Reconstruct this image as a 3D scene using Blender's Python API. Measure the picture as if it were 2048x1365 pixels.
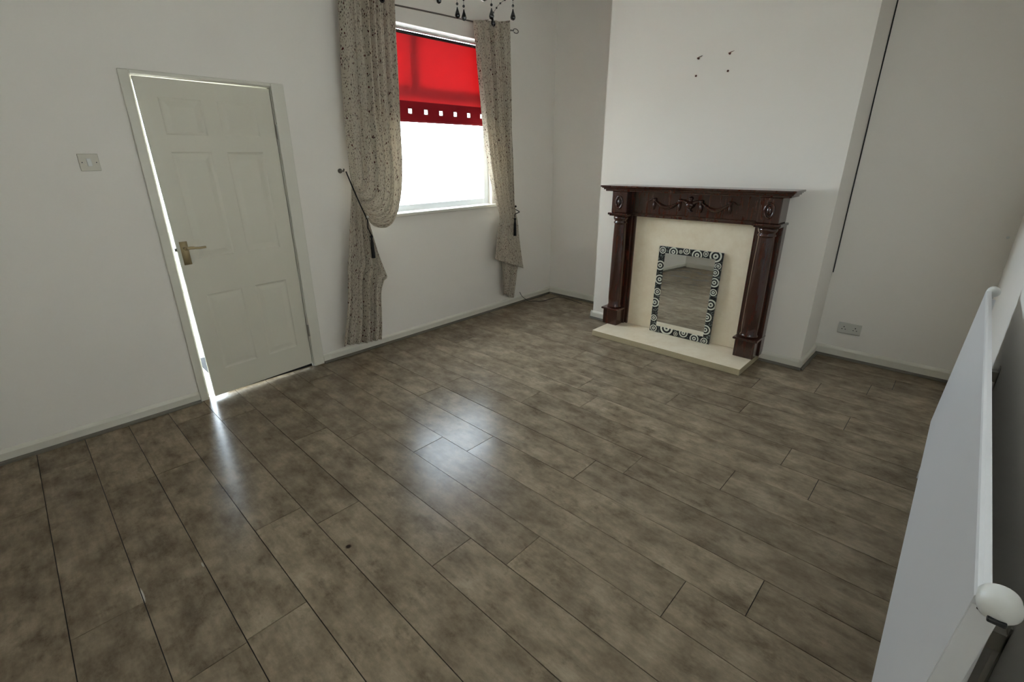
import bpy, bmesh, math, random
import numpy as np
from mathutils import Vector, Matrix
random.seed(7)
for o in list(bpy.data.objects):
    bpy.data.objects.remove(o, do_unlink=True)
SC = bpy.context.scene
COL = SC.collection

# ---------------------------------------------------------------- room sizes (metres)
D = 3.411      # left wall (door and window) plane y
L = 4.354      # far wall plane x
CX = 3.897     # chimney breast face x
CY1, CY2 = 2.490, 0.664
W = -0.227     # right wall plane y
XN = -0.60     # near wall (behind the camera) plane x
H = 3.20       # ceiling
T = 0.12       # wall thickness
SK = 0.018     # skirting thickness

# ---------------------------------------------------------------- camera
cam = bpy.data.cameras.new('camera')
cam_o = bpy.data.objects.new('camera', cam)
COL.objects.link(cam_o)
cam.sensor_width = 36.0
cam.lens = 944.3452 * 36.0 / 2048.0
cam.shift_x = 29.2464 / 2048.0
cam.shift_y = -15.0916 / 2048.0
cam.clip_start = 0.02
r2 = Vector((0.6993, -0.7148, -0.0106)); fw = Vector((0.6685, 0.6591, -0.3446))
fw.normalize(); r2 = (r2 - fw * r2.dot(fw)).normalized(); u2 = r2.cross(fw)
M = Matrix(((r2.x, u2.x, -fw.x, 0), (r2.y, u2.y, -fw.y, 0), (r2.z, u2.z, -fw.z, 1.5), (0, 0, 0, 1)))
cam_o.matrix_world = M
SC.camera = cam_o

# ---------------------------------------------------------------- view, world, daylight
SC.view_settings.view_transform = 'Standard'
SC.view_settings.look = 'None'
SC.view_settings.gamma = 1.0
SC.view_settings.use_curve_mapping = False
SC.view_settings.exposure = 0.45
SKY = 20.0
world = bpy.data.worlds.new('overcast_sky')
SC.world = world
world.use_nodes = True
bg = world.node_tree.nodes['Background']
bg.inputs[0].default_value = (0.765, 0.865, 1.0, 1)
bg.inputs[1].default_value = SKY

def portal(name, loc, rot, sx, sy):
    l = bpy.data.lights.new(name, 'AREA')
    l.shape = 'RECTANGLE'; l.size = sx; l.size_y = sy
    l.cycles.is_portal = True
    o = bpy.data.objects.new(name, l)
    o.location = loc; o.rotation_euler = rot
    COL.objects.link(o)
WX0, WX1, WZ0, WZ1 = 2.20, 3.405, 1.085, 2.484       # window_1 opening
VY0, VY1, VZ0, VZ1 = -0.42, 2.30, 1.22, 2.15        # fill_window opening in the right wall, unseen and added to brighten the room (x and z)
portal('window_daylight', ((WX0 + WX1) / 2, D + 0.20, (WZ0 + WZ1) / 2), (-math.pi / 2, 0, 0), WX1 - WX0, WZ1 - WZ0)
portal('fill_window_portal', ((VY0 + VY1) / 2, W - 0.20, (VZ0 + VZ1) / 2), (math.pi / 2, 0, 0), VY1 - VY0, VZ1 - VZ0)
HX0, HX1, HZ0, HZ1 = -0.20, 1.15, -0.05, 2.30          # glazed hall front
portal('hall_daylight', ((HX0 + HX1) / 2, D + 1.55, (HZ0 + HZ1) / 2), (-math.pi / 2, 0, 0), HX1 - HX0, HZ1 - HZ0)

# ---------------------------------------------------------------- materials
def lin(c):
    return tuple(((v / 255) / 12.92 if v / 255 <= 0.04045 else (((v / 255) + 0.055) / 1.055) ** 2.4) for v in c)

class NT:
    def __init__(s, name):
        s.m = bpy.data.materials.new(name); s.m.use_nodes = True
        s.t = s.m.node_tree; s.t.nodes.clear()
        s.out = s.n('ShaderNodeOutputMaterial')
    def n(s, ty, **kw):
        nd = s.t.nodes.new(ty)
        for k, v in kw.items():
            if k == 'ins':
                for kk, vv in v.items():
                    if isinstance(vv, bpy.types.NodeSocket): s.t.links.new(vv, nd.inputs[kk])
                    else: nd.inputs[kk].default_value = vv
            else: setattr(nd, k, v)
        return nd
    def math(s, op, a, b=0.0, c=0.0):
        nd = s.n('ShaderNodeMath', operation=op)
        for i, v in enumerate((a, b, c)):
            if isinstance(v, bpy.types.NodeSocket): s.t.links.new(v, nd.inputs[i])
            else: nd.inputs[i].default_value = v
        return nd.outputs[0]
    def mix(s, f, a, b):
        nd = s.n('ShaderNodeMix', data_type='RGBA')
        for i, v in ((0, f), (6, a), (7, b)):
            if isinstance(v, bpy.types.NodeSocket): s.t.links.new(v, nd.inputs[i])
            elif i == 0: nd.inputs[0].default_value = v
            else: nd.inputs[i].default_value = (*v[:3], 1)
        return nd.outputs[2]
    def ramp(s, f, stops):
        nd = s.n('ShaderNodeValToRGB'); s.t.links.new(f, nd.inputs[0])
        e = nd.color_ramp.elements
        while len(e) < len(stops): e.new(0.5)
        for el, (p, c) in zip(e, stops): el.position = p; el.color = (*c[:3], 1)
        return nd.outputs[0]
    def bsdf(s, color, rough=0.5, **kw):
        p = s.n('ShaderNodeBsdfPrincipled')
        for k, v in (('Base Color', color), ('Roughness', rough), *kw.items()):
            k = k.replace('_', ' ')
            if isinstance(v, bpy.types.NodeSocket): s.t.links.new(v, p.inputs[k])
            elif isinstance(v, (tuple, list)): p.inputs[k].default_value = (*v[:3], 1) if len(p.inputs[k].default_value) == 4 else v
            else: p.inputs[k].default_value = v
        s.t.links.new(p.outputs[0], s.out.inputs[0])
        return p
    def bump(s, h, strength=0.1, dist=0.01):
        b = s.n('ShaderNodeBump', ins={'Height': h, 'Strength': strength, 'Distance': dist})
        return b.outputs[0]
    def obj(s): return s.n('ShaderNodeTexCoord').outputs['Object']
    def noise(s, vec, scale, detail=4, rough=0.55):
        return s.n('ShaderNodeTexNoise', ins={'Vector': vec, 'Scale': scale, 'Detail': detail, 'Roughness': rough}).outputs[0]
    def scale(s, vec, v):
        return s.n('ShaderNodeMapping', ins={'Vector': vec, 'Scale': v}).outputs[0]

def simple(name, rgb, rough=0.5, nscale=0, namp=0.1, bumpd=0, **kw):
    k = NT(name); c = lin(rgb)
    if nscale:
        v = k.obj(); n = k.noise(v, nscale)
        a = tuple(x * (1 - namp) for x in c); b = tuple(min(1, x * (1 + namp)) for x in c)
        col = k.mix(n, a, b)
        p = k.bsdf(col, rough, **kw)
        if bumpd: k.t.links.new(k.bump(k.noise(v, nscale * 12, 3), 0.35, bumpd), p.inputs['Normal'])
    else:
        k.bsdf(c, rough, **kw)
    return k.m

def wall_mat():
    k = NT('matt_wall_paint'); v = k.obj()
    n = k.noise(v, 1.3, 3)
    col = k.mix(n, lin((242, 236, 226)), lin((246, 241, 232)))
    p = k.bsdf(col, 0.72)
    h = k.noise(v, 60, 3)
    k.t.links.new(k.bump(h, 0.12, 0.004), p.inputs['Normal'])
    return k.m
M_WALL = wall_mat()
M_CEIL = simple('ceiling_paint', (243, 242, 238), 0.8, 2, 0.02)
M_TRIM = simple('painted_woodwork', (226, 222, 208), 0.38, 3, 0.03, 0.0006)
M_DOOR = simple('painted_door', (222, 217, 200), 0.42, 3, 0.03, 0.0006)
M_UPVC = simple('white_window_plastic', (235, 238, 240), 0.25)
M_BEAD = simple('grey_brown_beading', (104, 98, 86), 0.5, 20, 0.2)
M_WHITEPL = simple('white_plastic', (228, 228, 222), 0.35)
M_BLACKPL = simple('black_plastic', (18, 18, 18), 0.4)
M_BRASS = simple('worn_brass', (186, 168, 128), 0.38, 30, 0.15, Metallic=0.45)
M_STEEL = simple('steel', (170, 168, 160), 0.35, Metallic=1.0)
M_ROD = simple('dark_pole_metal', (112, 106, 98), 0.4, Metallic=0.6)
M_RUST = simple('brown_wall_plug', (96, 52, 34), 0.6)
M_BLACKGLASS = simple('black_glass', (10, 10, 12), 0.08, Coat_Weight=0.5)
M_SILVERD = simple('dark_chrome', (60, 58, 60), 0.25, Metallic=1.0)
M_ROPE = simple('black_rope', (14, 13, 14), 0.7, 200, 0.4)
M_RADIATOR = simple('white_enamel', (228, 228, 228), 0.32, 4, 0.015)
M_GROUND = simple('paved_yard', (150, 142, 134), 0.85, 2, 0.15)
M_GAPSHADE = simple('door_gap_shade', (20, 18, 17), 0.9, 30, 0.3)  # near-black colour stands in for the shade under the door
M_UNDER = simple('floor_gap', (22, 19, 16), 0.9)
M_STUCCO = simple('outer_wall', (190, 186, 176), 0.85, 3, 0.08)

def glass_mat():
    k = NT('window_glass')
    tr = k.n('ShaderNodeBsdfTransparent', ins={'Color': (0.96, 0.98, 0.97, 1)})
    gl = k.n('ShaderNodeBsdfGlossy', ins={'Roughness': 0.02})
    fr = k.n('ShaderNodeLayerWeight')
    fc = k.math('MULTIPLY_ADD', k.math('POWER', fr.outputs['Facing'], 5.0), 0.9, 0.03)
    mx = k.n('ShaderNodeMixShader', ins={0: fc, 1: tr.outputs[0], 2: gl.outputs[0]})
    k.t.links.new(mx.outputs[0], k.out.inputs[0]); return k.m
M_GLASS = glass_mat()

def floor_mat():
    k = NT('laminate_planks'); v = k.obj()
    at = k.n('ShaderNodeAttribute', attribute_name='plank').outputs['Vector']
    sh = k.n('ShaderNodeVectorMath', operation='MULTIPLY_ADD'); k.t.links.new(at, sh.inputs[0])
    sh.inputs[1].default_value = (7, 13, 3); k.t.links.new(v, sh.inputs[2]); v2 = sh.outputs[0]
    sep = k.n('ShaderNodeSeparateXYZ'); k.t.links.new(at, sep.inputs[0]); pr = sep.outputs[0]; pr2 = sep.outputs[1]
    big = k.noise(k.scale(v2, (5.5, 3.4, 1)), 1.7, 6, 0.68)
    grain = k.noise(k.scale(v2, (60, 9, 1)), 1.0, 6, 0.65)
    blot = k.noise(k.scale(v2, (14, 9, 1)), 1.2, 5, 0.72)
    base = k.ramp(big, [(0.30, lin((100, 88, 71))), (0.5, lin((130, 116, 96))), (0.70, lin((156, 141, 119)))])
    g = k.ramp(grain, [(0.35, (0.80,) * 3), (0.6, (1.05,) * 3)])
    mm = k.n('ShaderNodeMix', data_type='RGBA', blend_type='MULTIPLY'); mm.inputs[0].default_value = 0.6
    k.t.links.new(base, mm.inputs[6]); k.t.links.new(g, mm.inputs[7])
    b = k.ramp(blot, [(0.55, (1, 1, 1)), (0.70, (0.60, 0.58, 0.55))])
    m2 = k.n('ShaderNodeMix', data_type='RGBA', blend_type='MULTIPLY'); m2.inputs[0].default_value = 0.75
    k.t.links.new(mm.outputs[2], m2.inputs[6]); k.t.links.new(b, m2.inputs[7])
    # plank to plank tone
    tone = k.math('MULTIPLY_ADD', pr, 0.22, 0.89)
    tc = k.n('ShaderNodeVectorMath', operation='SCALE'); k.t.links.new(m2.outputs[2], tc.inputs[0]); k.t.links.new(tone, tc.inputs['Scale'])
    col = tc.outputs[0]
    # knot and pale scuffs with fixed places
    def spot(x, y, rx, ry, c, col):
        s_ = k.n('ShaderNodeVectorMath', operation='SUBTRACT'); k.t.links.new(v, s_.inputs[0]); s_.inputs[1].default_value = (x, y, 0)
        s2 = k.n('ShaderNodeVectorMath', operation='MULTIPLY'); k.t.links.new(s_.outputs[0], s2.inputs[0]); s2.inputs[1].default_value = (1 / rx, 1 / ry, 0)
        ln = k.n('ShaderNodeVectorMath', operation='LENGTH'); k.t.links.new(s2.outputs[0], ln.inputs[0])
        f = k.ramp(ln.outputs['Value'], [(0.55, (1, 1, 1)), (1.0, (0, 0, 0))])
        return k.mix(f, col, c)
    col = spot(0.654, 1.527, 0.014, 0.014, lin((48, 38, 30)), col)
    col = spot(0.004, 1.865, 0.006, 0.05, lin((185, 180, 168)), col)
    col = spot(0.203, 1.863, 0.004, 0.02, lin((170, 165, 150)), col)
    rg = k.math('MULTIPLY_ADD', blot, 0.10, 0.15)
    rg = k.math('MULTIPLY_ADD', pr2, 0.06, rg)
    p = k.bsdf(col, rg, Specular_IOR_Level=0.15)
    k.t.links.new(k.bump(grain, 0.10, 0.0015), p.inputs['Normal'])
    return k.m
M_FLOOR = floor_mat()

def wood_mat():
    k = NT('polished_mahogany'); v = k.obj()
    n = k.noise(k.scale(v, (30, 30, 3)), 1.5, 5, 0.6)
    col = k.ramp(n, [(0.3, lin((50, 23, 14))), (0.55, lin((60, 28, 17))), (0.8, lin((76, 36, 21)))])
    k.bsdf(col, 0.22, Coat_Weight=0.5, Coat_Roughness=0.08); return k.m
M_WOOD = wood_mat()

def marble_mat():
    k = NT('cream_marble'); v = k.obj()
    n = k.noise(v, 9, 6, 0.65); n2 = k.noise(v, 70, 3)
    c = k.ramp(n, [(0.3, lin((232, 214, 182))), (0.7, lin((245, 232, 206)))])
    c2 = k.mix(k.math('MULTIPLY', n2, 0.35), c, lin((252, 244, 224)))
    k.bsdf(c2, 0.22); return k.m
M_MARBLE = marble_mat()
M_MARBLE_EDGE = simple('speckled_marble_edge', (186, 172, 140), 0.4, 160, 0.22)

CIRCLES = [(0.032, 0.719, 0.031), (0.125, 0.716, 0.041), (0.188, 0.724, 0.017), (0.236, 0.736, 0.031), (0.323, 0.713, 0.045), (0.392, 0.731, 0.024), (0.47, 0.722, 0.052), (0.499, 0.648, 0.028), (0.486, 0.594, 0.033), (0.491, 0.515, 0.041), (0.496, 0.435, 0.031), (0.492, 0.332, 0.048), (0.479, 0.224, 0.041), (0.481, 0.117, 0.045), (0.485, 0.02, 0.031), (0.035, 0.028, 0.034), (0.154, 0.052, 0.062), (0.24, 0.023, 0.021), (0.306, 0.046, 0.041), (0.402, 0.021, 0.041), (0.025, 0.589, 0.045), (0.035, 0.469, 0.045), (0.029, 0.359, 0.034), (0.017, 0.261, 0.045), (0.025, 0.122, 0.031)]
def circles_mat():
    k = NT('ringed_frame_pattern'); v = k.n('ShaderNodeTexCoord').outputs['UV']
    n = k.noise(v, 60, 2)
    col = k.mix(k.ramp(n, [(0.52, (0, 0, 0)), (0.56, (1, 1, 1))]), lin((14, 15, 15)), lin((120, 126, 118)))
    for (x, y, r) in sorted([(a, b, c * 1.12) for a, b, c in CIRCLES], key=lambda c: c[2]):
        dn = k.n('ShaderNodeVectorMath', operation='DISTANCE'); k.t.links.new(v, dn.inputs[0]); dn.inputs[1].default_value = (x, y, 0)
        dd = k.math('DIVIDE', dn.outputs['Value'], r)
        ring = k.math('GREATER_THAN', k.math('FRACT', k.math('MULTIPLY_ADD', dd, 2.2, 0.2)), 0.5)
        rc = k.mix(ring, lin((14, 15, 15)), lin((216, 216, 200)))
        col = k.mix(k.math('LESS_THAN', dd, 1.0), col, rc)
    k.bsdf(col, 0.35); return k.m
M_CIRC = circles_mat()
M_MIRROR = simple('mirror_silver', (238, 240, 238), 0.015, Metallic=1.0)

def curtain_mat():
    k = NT('sprigged_curtain_cloth'); v = k.n('ShaderNodeTexCoord').outputs['UV']
    def marks(scale, ang, el, thr, rnd):
        mp = k.n('ShaderNodeMapping', ins={'Vector': v, 'Rotation': (0, 0, ang), 'Scale': (scale * el, scale, 1)}).outputs[0]
        vo = k.n('ShaderNodeTexVoronoi', ins={'Vector': mp, 'Scale': 1.0, 'Randomness': rnd})
        return k.math('LESS_THAN', vo.outputs['Distance'], thr), vo.outputs['Color']
    a, ca = marks(40, 0.5, 1.9, 0.27, 0.9)
    b, cb = marks(46, -0.8, 1.8, 0.25, 1.0)
    c, cc = marks(22, 1.2, 1.5, 0.17, 1.0)
    base = lin((206, 196, 178))
    col = k.mix(k.math('MULTIPLY', a, 0.85), base, lin((62, 54, 50)))
    col = k.mix(k.math('MULTIPLY', b, 0.7), col, lin((112, 84, 76)))
    col = k.mix(c, col, lin((80, 28, 26)))
    wv = k.noise(v, 900, 2)
    di = k.n('ShaderNodeBsdfDiffuse', ins={'Color': col})
    k.t.links.new(k.bump(wv, 0.3, 0.0005), di.inputs['Normal'])
    tl = k.n('ShaderNodeBsdfTranslucent', ins={'Color': col})
    mx = k.n('ShaderNodeMixShader', ins={0: 0.26, 1: di.outputs[0], 2: tl.outputs[0]})
    k.t.links.new(mx.outputs[0], k.out.inputs[0]); return k.m
M_CURT = curtain_mat()

def blind_mat(name, c, tr):
    k = NT(name); v = k.obj()
    di = k.n('ShaderNodeBsdfDiffuse', ins={'Color': (*c, 1)})
    tl = k.n('ShaderNodeBsdfTranslucent', ins={'Color': (*c, 1)})
    mx = k.n('ShaderNodeMixShader', ins={0: tr, 1: di.outputs[0], 2: tl.outputs[0]})
    k.t.links.new(mx.outputs[0], k.out.inputs[0]); return k.m
M_BLIND = blind_mat('red_blind_cloth', (0.80, 0.080, 0.095), 0.20)
M_BAND = blind_mat('dark_red_blind_band', (0.36, 0.022, 0.030), 0.05)

# ---------------------------------------------------------------- helpers
def obj(name, bm, mat, parent=None, smooth=False, bevel=0, seg=2, mats=None):
    me = bpy.data.meshes.new(name)
    bmesh.ops.recalc_face_normals(bm, faces=bm.faces)
    bm.to_mesh(me); bm.free()
    for m in (mats or [mat]): me.materials.append(m)
    o = bpy.data.objects.new(name, me); COL.objects.link(o)
    if smooth:
        for p in me.polygons: p.use_smooth = True
    if bevel:
        b = o.modifiers.new('bevel', 'BEVEL'); b.width = bevel; b.segments = seg; b.limit_method = 'ANGLE'; b.angle_limit = 0.7
    if parent is not None:
        o.parent = parent
        o.matrix_parent_inverse = Matrix.Translation(-Vector(parent.location)) if parent.type == 'EMPTY' else Matrix()
    return o
def tag(o, label, cat, group=None, kind=None):
    o['label'] = label; o['category'] = cat
    if group: o['group'] = group
    if kind: o['kind'] = kind
    return o
def empty(name, loc, label, cat, group=None, kind=None):
    o = bpy.data.objects.new(name, None); o.location = loc; o.empty_display_size = 0.1; COL.objects.link(o)
    return tag(o, label, cat, group, kind)
def box(bm, x0, x1, y0, y1, z0, z1):
    v = [bm.verts.new(p) for p in ((x0, y0, z0), (x1, y0, z0), (x1, y1, z0), (x0, y1, z0), (x0, y0, z1), (x1, y0, z1), (x1, y1, z1), (x0, y1, z1))]
    for f in ((0, 3, 2, 1), (4, 5, 6, 7), (0, 1, 5, 4), (1, 2, 6, 5), (2, 3, 7, 6), (3, 0, 4, 7)):
        bm.faces.new([v[i] for i in f])
    return v
def BOX(*a):
    bm = bmesh.new(); box(bm, *a); return bm
def tube(bm, pts, r, n=8, cap=True):
    pts = [Vector(p) for p in pts]; rings = []
    rr = r if isinstance(r, (list, tuple)) else [r] * len(pts)
    ref = None
    for i, p in enumerate(pts):
        t = (pts[min(i + 1, len(pts) - 1)] - pts[max(i - 1, 0)]).normalized()
        if ref is None:
            ref = Vector((0, 0, 1)) if abs(t.z) < 0.9 else Vector((1, 0, 0))
        a = (ref - t * ref.dot(t)).normalized(); ref = a; b = t.cross(a)
        rings.append([bm.verts.new(p + (a * math.cos(2 * math.pi * j / n) + b * math.sin(2 * math.pi * j / n)) * rr[i]) for j in range(n)])
    for q, w in zip(rings, rings[1:]):
        for j in range(n): bm.faces.new((q[j], q[(j + 1) % n], w[(j + 1) % n], w[j]))
    if cap:
        bm.faces.new(rings[0][::-1]); bm.faces.new(rings[-1])
def lathe(bm, prof, c, n=24, a0=0, a1=2 * math.pi, axis='z'):
    full = abs(a1 - a0 - 2 * math.pi) < 1e-6
    m = n if full else n + 1; rings = []
    for (r, h) in prof:
        ring = []
        for j in range(m):
            a = a0 + (a1 - a0) * j / n
            x, y = r * math.cos(a), r * math.sin(a)
            p = {'z': (x, y, h), 'x': (h, x, y), 'y': (x, h, y)}[axis]
            ring.append(bm.verts.new(Vector(c) + Vector(p)))
        rings.append(ring)
    for q, w in zip(rings, rings[1:]):
        for j in range(n):
            jj = (j + 1) % m
            bm.faces.new((q[j], q[jj], w[jj], w[j]))
    for ring, pr in ((rings[0], prof[0]), (rings[-1], prof[-1])):
        if pr[0] > 1e-5 and len(ring) > 2: bm.faces.new(ring)
    bmesh.ops.remove_doubles(bm, verts=bm.verts, dist=1e-6)
def sphere(bm, c, r, n=12, sz=1.0):
    lathe(bm, [(max(1e-6, r * math.sin(math.pi * i / 8)), -r * sz * math.cos(math.pi * i / 8)) for i in range(9)], c, n)
def cr(pts, n=6):
    """Catmull-Rom through points"""
    P = [np.array(p, float) for p in pts]; P = [2 * P[0] - P[1]] + P + [2 * P[-1] - P[-2]]; out = []
    for i in range(1, len(P) - 2):
        for j in range(n):
            t = j / n; a, b, c, d = P[i - 1:i + 3]
            out.append(0.5 * (2 * b + (c - a) * t + (2 * a - 5 * b + 4 * c - d) * t * t + (3 * b - a - 3 * c + d) * t ** 3))
    out.append(P[-2]); return out
def wall_cells(bm, us, vs, holes, mk):
    for i in range(len(us) - 1):
        for j in range(len(vs) - 1):
            cu, cv = (us[i] + us[i + 1]) / 2, (vs[j] + vs[j + 1]) / 2
            if any(h[0] < cu < h[1] and h[2] < cv < h[3] for h in holes): continue
            mk(us[i], us[i + 1], vs[j], vs[j + 1])

# ---------------------------------------------------------------- setting: shell
TW = 0.16
DX0, DX1, DH = 0.662, 1.405, 1.957       # door opening
bm = bmesh.new()
wall_cells(bm, [XN - T, DX0, DX1, WX0, WX1, L + T], [-0.05, WZ0, DH, WZ1, H],
           [(DX0, DX1, -0.06, DH), (WX0, WX1, WZ0, WZ1)], lambda a, b, c, d: box(bm, a, b, D, D + TW, c, d))
tag(obj('wall_left', bm, M_WALL), 'long pale painted wall with the panelled door and the window', 'wall', kind='structure')
tag(obj('wall_far', BOX(L, L + T, W - T, D, -0.05, H), M_WALL), 'painted far wall seen in the alcoves either side of the chimney breast', 'wall', kind='structure')
bm = bmesh.new()
wall_cells(bm, [XN - T, VY0, VY1, L], [-0.05, VZ0, VZ1, H], [(VY0, VY1, VZ0, VZ1)], lambda a, b, c, d: box(bm, a, b, W - T, W, c, d))
tag(obj('wall_right', bm, M_WALL), 'painted right-hand wall behind the long white radiator', 'wall', kind='structure')
tag(obj('wall_chimney', BOX(CX, L, CY2, CY1, -0.02, H), M_WALL), 'projecting chimney breast wall behind the wooden fireplace', 'wall', kind='structure')
tag(obj('wall_near', BOX(XN - T, XN, W, D, -0.05, H), M_WALL), 'painted wall at the near end of the room', 'wall', kind='structure')
tag(obj('ceiling', BOX(XN - T, L + T, W - T, D + TW, H, H + 0.1), M_CEIL), 'flat white ceiling above the room', 'ceiling', kind='structure')

# floor: every plank a separate slab of one floor mesh, seams are real gaps
PW, PX0, PLEN = 0.2072, 0.002, 1.28
JOINT = {0: 2.673, 1: 1.40, 2: 1.902, 3: 1.745, 4: 1.195, 5: 0.990, 6: 0.447, 7: 0.236, 8: 1.118, 9: 0.957, 10: 1.836,
         11: 0.234, 12: 0.404, 13: 1.134, 14: 0.75, 15: 1.52}
JOINT_EX = {6: 1.884, 7: 1.678, 9: 2.41}
bm = bmesh.new(); lay = bm.faces.layers.float_vector.new('plank_tmp')
rnd = random.Random(11)
tilts = {}
for k in range(-4, 22):
    xa, xb = max(XN, PX0 + PW * k), min(L, PX0 + PW * (k + 1))
    if xb - xa < 0.01: continue
    js = {W, D + 0.02}
    j = JOINT.get(k, rnd.uniform(0.2, 1.4))
    base = [j]
    if k in JOINT_EX: base.append(JOINT_EX[k])
    lo, hi = min(base), max(base)
    for b in base: js.add(b)
    q = lo - PLEN
    while q > W + 0.05: js.add(q); q -= PLEN
    q = hi + PLEN
    while q < D - 0.05: js.add(q); q += PLEN
    js = sorted(js)
    for a, b in zip(js, js[1:]):
        g = 0.0015; z1 = 0.0
        tx, ty = rnd.uniform(-1, 1) * 0.0008, rnd.uniform(-1, 1) * 0.0008
        x0, x1, y0, y1 = xa + g, xb - g, a + g, b - g
        v = box(bm, x0, x1, y0, y1, -0.010, z1)
        v[4].co.z += -tx - ty; v[5].co.z += tx - ty; v[6].co.z += tx + ty; v[7].co.z += -tx + ty
        c = (rnd.random(), rnd.random(), rnd.random())
        for f in bm.faces[-6:] if False else list(v[0].link_faces) + list(v[6].link_faces): f[lay] = c
vs = [bm.verts.new(p) for p in ((XN - 0.1, W - 0.1, -0.004), (L + 0.1, W - 0.1, -0.004), (L + 0.1, D + 0.02, -0.004), (XN - 0.1, D + 0.02, -0.004))]
uf = bm.faces.new(vs); uf.material_index = 1
me = bpy.data.meshes.new('floor')
bmesh.ops.recalc_face_normals(bm, faces=bm.faces)
vals = [tuple(f[lay]) for f in bm.faces]
bm.faces.layers.float_vector.remove(lay)
bm.to_mesh(me); bm.free()
at = me.attributes.new('plank', 'FLOAT_VECTOR', 'FACE')
at.data.foreach_set('vector', [c for v_ in vals for c in v_])
me.materials.append(M_FLOOR); me.materials.append(M_UNDER)
fl = bpy.data.objects.new('floor', me); COL.objects.link(fl)
tag(fl, 'grey-brown laminate plank floor', 'floor', kind='structure')

# skirting boards with eased top, and grey-brown beading at their foot
def skirting(name, runs, label, h=0.075):
    bm = bmesh.new()
    for (p, q, nx, ny) in runs:          # p->q along wall, n = into the room
        p, q, n = Vector((*p, 0)), Vector((*q, 0)), Vector((nx, ny, 0))
        prof = [(0, 0.0005), (SK, 0.0005), (SK, h - 0.018), (SK - 0.004, h - 0.010), (0.007, h - 0.003), (0.004, h), (0, h)]
        A = [bm.verts.new(p + n * a + Vector((0, 0, z))) for a, z in prof]; B = [bm.verts.new(q + n * a + Vector((0, 0, z))) for a, z in prof]
        for i in range(len(prof)): j = (i + 1) % len(prof); bm.faces.new((A[i], A[j], B[j], B[i]))
        bm.faces.new(A[::-1]); bm.faces.new(B)
    tag(obj(name, bm, M_TRIM), label, 'skirting board', kind='structure')
def beading(name, runs, label):
    bm = bmesh.new()
    for (p, q, nx, ny) in runs:
        p, q, n = Vector((*p, 0)), Vector((*q, 0)), Vector((nx, ny, 0))
        prof = [(SK, 0.0006), (SK + 0.017, 0.0006), (SK + 0.0165, 0.004), (SK + 0.009, 0.0085), (SK + 0.004, 0.018), (SK, 0.018)]
        A = [bm.verts.new(p + n * a + Vector((0, 0, z))) for a, z in prof]; B = [bm.verts.new(q + n * a + Vector((0, 0, z))) for a, z in prof]
        for i in range(len(prof)): j = (i + 1) % len(prof); bm.faces.new((A[i], A[j], B[j], B[i]))
        bm.faces.new(A[::-1]); bm.faces.new(B)
    tag(obj(name, bm, M_BEAD), label, 'floor beading', kind='structure')
ARX0, ARX1 = 0.612, 1.487
skirting('baseboard_left', [((XN, D), (ARX0, D), 0, -1), ((ARX1, D), (L, D), 0, -1)], 'white skirting along the door and window wall')
skirting('baseboard_far', [((L, CY1), (L, D - SK), -1, 0), ((L, W + SK), (L, CY2), -1, 0)], 'white skirting in the alcoves beside the chimney breast', 0.085)
skirting('baseboard_chimney', [((CX, CY2 - SK), (CX, 0.93), -1, 0), ((CX, 2.215), (CX, CY1 + SK), -1, 0), ((CX - SK, CY2), (L - SK, CY2), 0, -1), ((CX - SK, CY1), (L - SK, CY1), 0, 1)],
         'white skirting wrapped round the chimney breast', 0.075)
skirting('baseboard_right', [((XN, W), (L, W), 0, 1)], 'white skirting under the long radiator')
skirting('baseboard_near', [((XN, W + SK), (XN, D - SK), 1, 0)], 'white skirting at the near end of the room')
beading('trim_1', [((XN, D), (ARX0, D), 0, -1), ((ARX1, D), (L - SK, D), 0, -1)], 'dark beading along the foot of the door wall skirting')
beading('trim_2', [((L, CY1 + SK), (L, D - SK), -1, 0), ((L, W + SK), (L, CY2 - SK), -1, 0)], 'dark beading along the foot of the alcove skirting')
beading('trim_3', [((CX, CY2 - SK), (CX, 0.935), -1, 0), ((CX, 2.212), (CX, CY1 + SK), -1, 0), ((CX - SK, CY2), (L - SK, CY2), 0, -1)], 'dark beading along the foot of the chimney breast')

# ---------------------------------------------------------------- window 1 (left wall)
def window(name, axis, a0, a1, z0, z1, depth, label, mullions, transom, mw=0.03):
    w = empty(name, ((a0 + a1) / 2, depth, z0) if axis == 'x' else (depth, (a0 + a1) / 2, z0), label, 'window', kind='structure')
    def bx(bm, a, b, d0, d1, c, d):
        if axis == 'x': box(bm, a, b, d0, d1, c, d)
        else: box(bm, d0, d1, a, b, c, d)
    s = 1 if axis == 'x' else -1
    d0, d1 = depth, depth + s * 0.05
    lo, hi = min(d0, d1), max(d0, d1)
    bm = bmesh.new(); f = 0.055
    bx(bm, a0, a0 + f, lo, hi, z0, z1); bx(bm, a1 - f, a1, lo, hi, z0, z1)
    bx(bm, a0 + f, a1 - f, lo, hi, z0, z0 + f); bx(bm, a0 + f, a1 - f, lo, hi, z1 - f, z1)
    obj('window_frame', bm, M_UPVC, w, bevel=0.004)
    if transom:
        bm = bmesh.new(); bx(bm, a0 + f, a1 - f, lo, hi, transom - 0.045, transom + 0.045); obj('transom', bm, M_UPVC, w, bevel=0.004)
    for (m, mz0, mz1) in mullions:
        bm = bmesh.new(); bx(bm, m - mw, m + mw, lo, hi, mz0, mz1); obj('mullion', bm, M_UPVC, w, bevel=0.004)
    bm = bmesh.new(); c = (lo + hi) / 2; bx(bm, a0 + f * 0.6, a1 - f * 0.6, c - 0.003, c + 0.003, z0 + f * 0.6, z1 - f * 0.6); obj('pane', bm, M_GLASS, w)
    return w
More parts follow.
